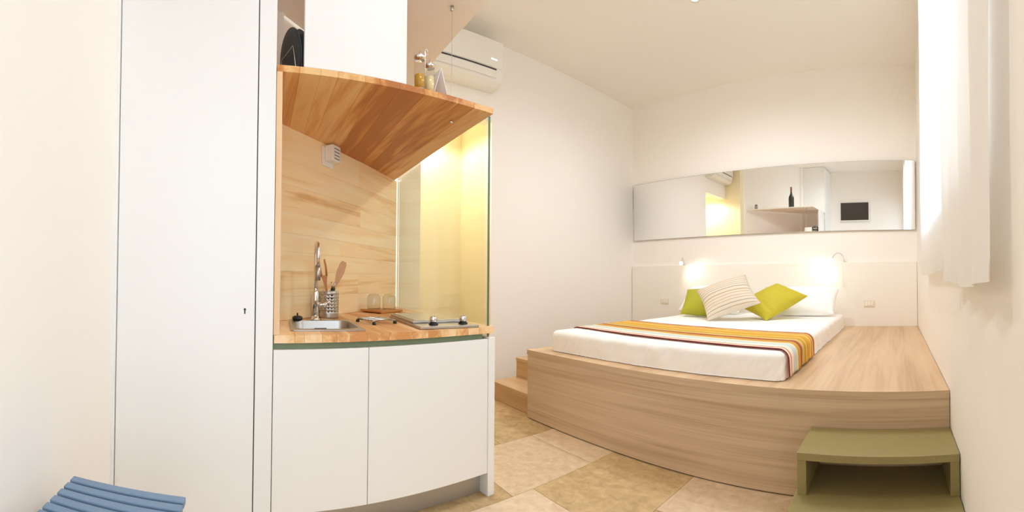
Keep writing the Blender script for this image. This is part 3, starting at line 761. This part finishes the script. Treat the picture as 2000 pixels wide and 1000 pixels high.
# ------------------------------------------------------------------ utensil pot with holes, utensils
HUU, HSS = -2.19, 0.53
up_ = kthing('utensil_pot', 'perforated steel utensil pot beside the tap', 'pot', HUU, HSS, ZW)
HR, HH = 0.056, 0.148
bm = bmesh.new(); nseg, nring = 36, 17
vv = [[bm.verts.new((HR * math.cos(2 * PI * i / nseg), HR * math.sin(2 * PI * i / nseg), HH * j / nring)) for i in range(nseg)] for j in range(nring + 1)]
for j in range(nring):
    for i in range(nseg):
        if 4 <= j <= 14 and j % 2 == 0 and i % 2 == 0: continue          # punched holes
        bm.faces.new((vv[j][i], vv[j][(i + 1) % nseg], vv[j + 1][(i + 1) % nseg], vv[j + 1][i]))
bm.faces.new(vv[0][::-1])
mesh_obj('pot_wall', bm, 'brushed', up_, smooth=True, solid=0.0012)
mesh_obj('pot_lip', tube([(HR * math.cos(a_ * PI / 16), HR * math.sin(a_ * PI / 16), HH) for a_ in range(33)], 0.002, 6), 'chrome', up_, smooth=True)
def flat_utensil(name, label, base, top, outline, mat, th=0.006, turn=0.0):
    """outline: list of (t along the shaft 0..1, half width)"""
    b0, t0 = Vector(base), Vector(top); ax = (t0 - b0); sd = Vector((math.sin(turn), math.cos(turn), 0)); nn = ax.cross(sd).normalized(); sd = nn.cross(ax).normalized()
    o = thing(name, label, 'utensil', kw(HUU, HSS, ZW), AN)
    bm = bmesh.new(); L_, R_ = [], []
    for t_, hw in outline:
        c = b0 + ax * t_
        for lst, sg in ((L_, 1), (R_, -1)):
            lst.append((bm.verts.new(c + sd * sg * hw + nn * th / 2), bm.verts.new(c + sd * sg * hw - nn * th / 2)))
    for i in range(len(L_) - 1):
        for a_, b2, c2, d2 in ((L_[i][0], L_[i + 1][0], R_[i + 1][0], R_[i][0]), (L_[i][1], R_[i][1], R_[i + 1][1], L_[i + 1][1]),
                               (L_[i][0], L_[i][1], L_[i + 1][1], L_[i + 1][0]), (R_[i][0], R_[i + 1][0], R_[i + 1][1], R_[i][1])):
            bm.faces.new((a_, b2, c2, d2))
    bm.faces.new((L_[0][0], R_[0][0], R_[0][1], L_[0][1])); bm.faces.new((L_[-1][0], L_[-1][1], R_[-1][1], R_[-1][0]))
    mesh_obj('handle', bm, mat, o, bevel=0.0015)
    return o, b0, ax, sd, nn
o, b0, ax, sd, nn = flat_utensil('wooden_fork', 'wooden fork with open prongs in the utensil pot', (0.012, 0.012, 0.006), (0.012, -0.03, 0.235), [(0, .006), (.75, .006), (.9, .012), (1, .02)], 'spoon_wood')
for sg in (-1, 1):
    p0 = b0 + ax * 0.985 + sd * sg * 0.014; p1 = b0 + ax * 1.38 + sd * sg * 0.016
    mesh_obj('prong', tube([p0, (p0 + p1) / 2 + sd * sg * 0.003, p1], [0.006, 0.0065, 0.0045], 8), 'spoon_wood', o, smooth=True)
flat_utensil('wooden_spatula', 'pale wooden spatula leaning right out of the utensil pot', (-0.014, -0.02, 0.006), (-0.024, 0.095, 0.315), [(0, .005), (.55, .006), (.66, .014), (.8, .022), (.95, .020), (1, .012)], 'spoon_pale')
o = thing('corkscrew', 'small black handled kitchen tool in the utensil pot', 'utensil', kw(HUU, HSS, ZW), AN)
mesh_obj('black_grip', tube([(0.02, 0.012, 0.10), (0.02, 0.02, 0.165)], [0.011, 0.013], 12), 'black_rubber', o, smooth=True)
mesh_obj('shaft', tube([(0.02, 0.002, 0.006), (0.02, 0.012, 0.10)], 0.003, 8), 'steel', o, smooth=True)
for sg in (-1, 1):
    mesh_obj('wing', tube([(0.02, 0.02 + sg * 0.004, 0.165), (0.02, 0.02 + sg * 0.011, 0.20)], 0.0035, 8), 'steel', o, smooth=True)

# ------------------------------------------------------------------ board with two tumblers, trivet, hob
TRU, TRS = -2.50, 0.965
tr_ang = math.atan2(TRS, TRU) + AN + PI / 4
tr = thing('wooden_board', 'small square wooden board under the two upturned tumblers', 'board', kw(TRU, TRS, ZW), tr_ang)
mesh_obj('board_plate', bx(-0.10, 0.10, -0.10, 0.10, 0.006, 0.020), 'tray_wood', tr, bevel=0.003)
for x in (-0.085, 0.085): mesh_obj('foot_strip', bx(x - 0.008, x + 0.008, -0.09, 0.09, 0.0, 0.0058), 'tray_wood', tr)
for k, (du, ds, lab) in enumerate(((0.036, 0.036, 'upturned clear glass tumbler on the board, nearer the tap'), (-0.036, -0.036, 'upturned clear glass tumbler on the board, nearer the glass panel'))):
    ca_, sa_ = math.cos(tr_ang), math.sin(tr_ang); b3 = kw(TRU, TRS)
    g = thing('glass_tumbler', lab, 'glass', (b3[0] + ca_ * du - sa_ * ds, b3[1] + sa_ * du + ca_ * ds, ZW + 0.0205), 0, 'upturned tumblers on the board')
    mesh_obj('glass_wall', lathe([(0.040, 0.0), (0.044, 0.03), (0.045, 0.062), (0.041, 0.085), (0.030, 0.098), (0.0001, 0.103)], 28, cap=False), 'tumbler', g, smooth=True, solid=0.002)
    mesh_obj('rim', tube([(0.040 * math.cos(a_ * PI / 14), 0.040 * math.sin(a_ * PI / 14), 0.0015) for a_ in range(29)], 0.0014, 6), 'tumbler', g, smooth=True)
tv_ = kthing('metal_trivet', 'folding metal trivet with black feet beside the sink', 'trivet', -1.90, 0.705, ZW, extra=0.35)
TF = [(-0.085, -0.05), (-0.075, 0.075), (0.075, -0.075), (0.085, 0.05)]
for x, y in TF: mesh_obj('foot', lathe([(0.009, 0.0), (0.010, 0.006), (0.008, 0.012)], 12), 'black_rubber', tv_, (x, y, 0), smooth=True)
for a_, b2 in ((0, 2), (1, 3)):
    mesh_obj('bar', tube([TF[a_] + (0.016,), TF[b2] + (0.016,)], 0.004, 8), 'steel', tv_, smooth=True)
for k in range(5):
    f = 0.12 + 0.76 * k / 4
    p0 = Vector(TF[0] + (0.020,)).lerp(Vector(TF[2] + (0.020,)), f); p1 = Vector(TF[1] + (0.020,)).lerp(Vector(TF[3] + (0.020,)), f)
    mesh_obj('bar', tube([p0, p1], 0.0035, 8), 'steel', tv_, smooth=True)
hob = kthing('electric_hob', 'narrow steel hob with two chrome knobs at the right end', 'hob', -1.562, 0.785, ZW, extra=-0.15)
mesh_obj('base_plate', bx(-0.565, 0.0, 0.0, 0.280, 0.001, 0.013), 'brushed', hob, bevel=0.002)
mesh_obj('raised_frame', bx(-0.565, -0.13, 0.004, 0.276, 0.0135, 0.024), 'brushed', hob, bevel=0.003)
mesh_obj('glass_top', bx(-0.55, -0.145, 0.018, 0.262, 0.0242, 0.027), 'steel', hob, bevel=0.001)
for k, s in enumerate((0.082, 0.228)):
    kn = mesh_obj('knob', lathe([(0.0165, 0.006), (0.0165, 0.034), (0.0145, 0.037)], 20), 'chrome', hob, (-0.065, s, 0.0135), smooth=True)
    mesh_obj('knob_ring', lathe([(0.0215, 0.0), (0.0215, 0.0058), (0.017, 0.0058)], 20), 'black_rubber', kn, smooth=True)
    mesh_obj('pointer', bx(0.004, 0.0155, -0.0012, 0.0012, 0.0372, 0.038), 'dark_slot', kn)

# ------------------------------------------------------------------ small things on the shelf and the wall
ir = thing('wall_sensor', 'white slotted plug-in box on the backsplash under the shelf', 'sensor', kw(*WA), AN + wang)
SXX = 0.47
mesh_obj('back_plate', bx(SXX - 0.055, SXX + 0.055, -0.009, -0.0005, 1.652, 1.766), 'white_plastic', ir, bevel=0.004)
sb = mesh_obj('cover', bx(SXX - 0.034, SXX + 0.052, -0.062, -0.0095, 1.680, 1.772), 'white_plastic', ir, bevel=0.005)
for k in range(4):
    mesh_obj('vent_slot', bx(SXX - 0.016, SXX + 0.038, -0.0628, -0.0621, 1.692 + k * 0.019, 1.696 + k * 0.019), 'dark_slot', sb)
# dinner plates in a wire rack
RKA = 0.24
rk = kthing('plate_rack', 'wire plate rack holding dark plates on the wooden shelf', 'rack', -1.715, 0.277, ZS + 0.0005, extra=RKA)
for x in (-0.09, 0.07): mesh_obj('base_wire', tube([(x, -0.05, 0.003), (x, 0.085, 0.003)], 0.003, 6), 'chrome', rk, smooth=True)
for k in range(5):
    y = -0.060 + k * 0.03
    mesh_obj('upright_wire', tube([(0.07, y + 0.018, 0.003), (0.068, y, 0.13), (0.066, y - 0.002, 0.146), (-0.066, y - 0.002, 0.15), (-0.07, y, 0.13), (-0.09, y + 0.018, 0.003)], 0.0018, 6), 'chrome', rk, smooth=True)
names = ['dark slate plate leaning in the rack, first from the cupboard', 'dark slate plate leaning in the rack, second from the cupboard', 'dark slate plate leaning in the rack, third from the cupboard', 'dark slate plate leaning in the rack, farthest from the cupboard']
for k in range(4):
    oy = -0.045 + k * 0.03 + 0.006
    t = kthing('dinner_plate', names[k], 'plate', -1.715 - math.sin(RKA) * oy, 0.277 + math.cos(RKA) * oy, ZS + 0.1265, extra=RKA, group='dark plates in the rack')
    mesh_obj('plate_disc', lathe([(0.0001, 0.0), (0.075, 0.0), (0.095, 0.003), (0.118, 0.006), (0.119, 0.008), (0.094, 0.006), (0.074, 0.003), (0.0001, 0.003)], 40, cap=False), 'slate_plate', t, rot=(PI / 2 + 0.14, 0, 0), smooth=True)
# oil and vinegar
def cruet(s, u, h, fill, mat, label, hook):
    t = kthing('oil_bottle', label, 'bottle', u, s, ZS + 0.0005, group='cruets on the shelf edge')
    r = 0.0235
    mesh_obj('metal_base', lathe([(r + 0.001, 0.0), (r + 0.001, 0.012), (r, 0.014)], 20), 'chrome', t, smooth=True)
    mesh_obj('liquid', lathe([(r - 0.002, 0.0145), (r - 0.002, fill)], 20), mat, t, smooth=True)
    mesh_obj('glass_tube', lathe([(r, 0.0142), (r, h)], 24, cap=False), 'tumbler', t, smooth=True)
    cp = mesh_obj('cap', lathe([(r + 0.001, h), (r + 0.001, h + 0.012), (0.014, h + 0.018), (0.004, h + 0.022), (0.003, h + 0.036)], 20), 'chrome', t, smooth=True)
    if hook:
        mesh_obj('hook', tube([(0.0, r + 0.003, h - 0.07), (0.0, r + 0.004, h + 0.03)] + [(0.0, r + 0.010 - 0.008 * math.cos(a_ * PI / 8), h + 0.042 + 0.012 * math.sin(a_ * PI / 8)) for a_ in range(0, 12)], 0.0016, 6), 'chrome', cp, smooth=True)
cruet(0.768, KF - 0.045, 0.145, 0.075, 'oil', 'glass oil bottle with golden oil and chrome cap on the shelf', True)
cruet(0.832, KF - 0.075, 0.138, 0.095, 'vinegar', 'glass bottle with pale liquid beside the golden oil bottle', False)
# tent card
tcard = kthing('tent_card', 'folded white tent card standing beside the cruets on the shelf', 'card', -1.69, 0.905, ZS + 0.0005)
for sg in (-1, 1):
    bm = bmesh.new()
    bm.faces.new([bm.verts.new(p_) for p_ in ((-0.075, sg * 0.048, 0.0015), (0.075, sg * 0.048, 0.0015), (0.075, sg * 0.0012, 0.165), (-0.075, sg * 0.0012, 0.165))])
    mesh_obj('card_leaf', bm, 'card_white', tcard, solid=0.002)
# things on the canopy, seen in the mirror
bt = thing('wine_bottle', 'big dark wine bottle with copper foil on the canopy', 'bottle', (-2.05, 0.98, ZCAN + 0.0225))
mesh_obj('bottle_body', lathe([(0.050, 0.0), (0.055, 0.01), (0.056, 0.17), (0.050, 0.205), (0.030, 0.245), (0.020, 0.275), (0.018, 0.30)], 24), 'bottle_dark', bt, smooth=True)
mesh_obj('neck_foil', lathe([(0.0188, 0.295), (0.0185, 0.385), (0.020, 0.388), (0.020, 0.40)], 20), 'bottle_foil', bt, smooth=True)
jr = thing('glass_jar', 'small grey jar at the wall end of the canopy', 'jar', (-2.80, 0.98, ZCAN + 0.0225))
mesh_obj('jar_body', lathe([(0.030, 0.0), (0.032, 0.06), (0.026, 0.075)], 18), 'jar_grey', jr, smooth=True)
mesh_obj('lid', lathe([(0.027, 0.0755), (0.027, 0.09), (0.004, 0.094)], 18), 'dark_slot', jr, smooth=True)
# air conditioner on the left wall
ac = thing('air_conditioner', 'white wall air conditioner above the doorway', 'air conditioner', (XL, 0, 0))
AY0, AY1 = 1.33, 2.165
prof = [(0.001, 2.855), (0.13, 2.848), (0.185, 2.888), (0.205, 2.973), (0.205, 3.18), (0.19, 3.262), (0.17, 3.272), (0.001, 3.272)]
bm = bmesh.new(); A_ = [bm.verts.new((x, AY0, z)) for x, z in prof]; B_ = [bm.verts.new((x, AY1, z)) for x, z in prof]
bm.faces.new(A_[::-1]); bm.faces.new(B_)
for i in range(len(prof)): bm.faces.new((A_[i], A_[(i + 1) % len(prof)], B_[(i + 1) % len(prof)], B_[i]))
mesh_obj('casing', bm, 'white_plastic', ac, bevel=0.012, seg=3)
mesh_obj('front_cover', bx(0.2052, 0.212, AY0 + 0.012, AY1 - 0.012, 3.000, 3.255), 'white_plastic', ac, bevel=0.003)
mesh_obj('air_slot', bx(0.2, 0.2085, AY0 + 0.05, AY1 - 0.085, 2.981, 2.993), 'dark_slot', ac)
mesh_obj('louver', bx(0.196, 0.2075, AY0 + 0.05, AY1 - 0.085, 2.908, 2.975), 'white_plastic', ac, bevel=0.003)
mesh_obj('status_light', bx(0.2118, 0.2128, 2.02, 2.085, 3.07, 3.08), 'led_glow', ac)
# television on the rear wall (seen in the mirror)
tv = thing('television', 'flat television with pale frame on the rear wall', 'television', (-0.925, YR, 0))
mesh_obj('frame', bx(-0.345, 0.345, 0.02, 0.06, 2.22, 2.67), 'white_plastic', tv, bevel=0.004)
mesh_obj('screen', bx(-0.325, 0.325, 0.0601, 0.0625, 2.242, 2.65), 'screen_black', tv)
mesh_obj('wall_mount', bx(-0.1, 0.1, 0.0005, 0.0195, 2.34, 2.56), 'dark_slot', tv)
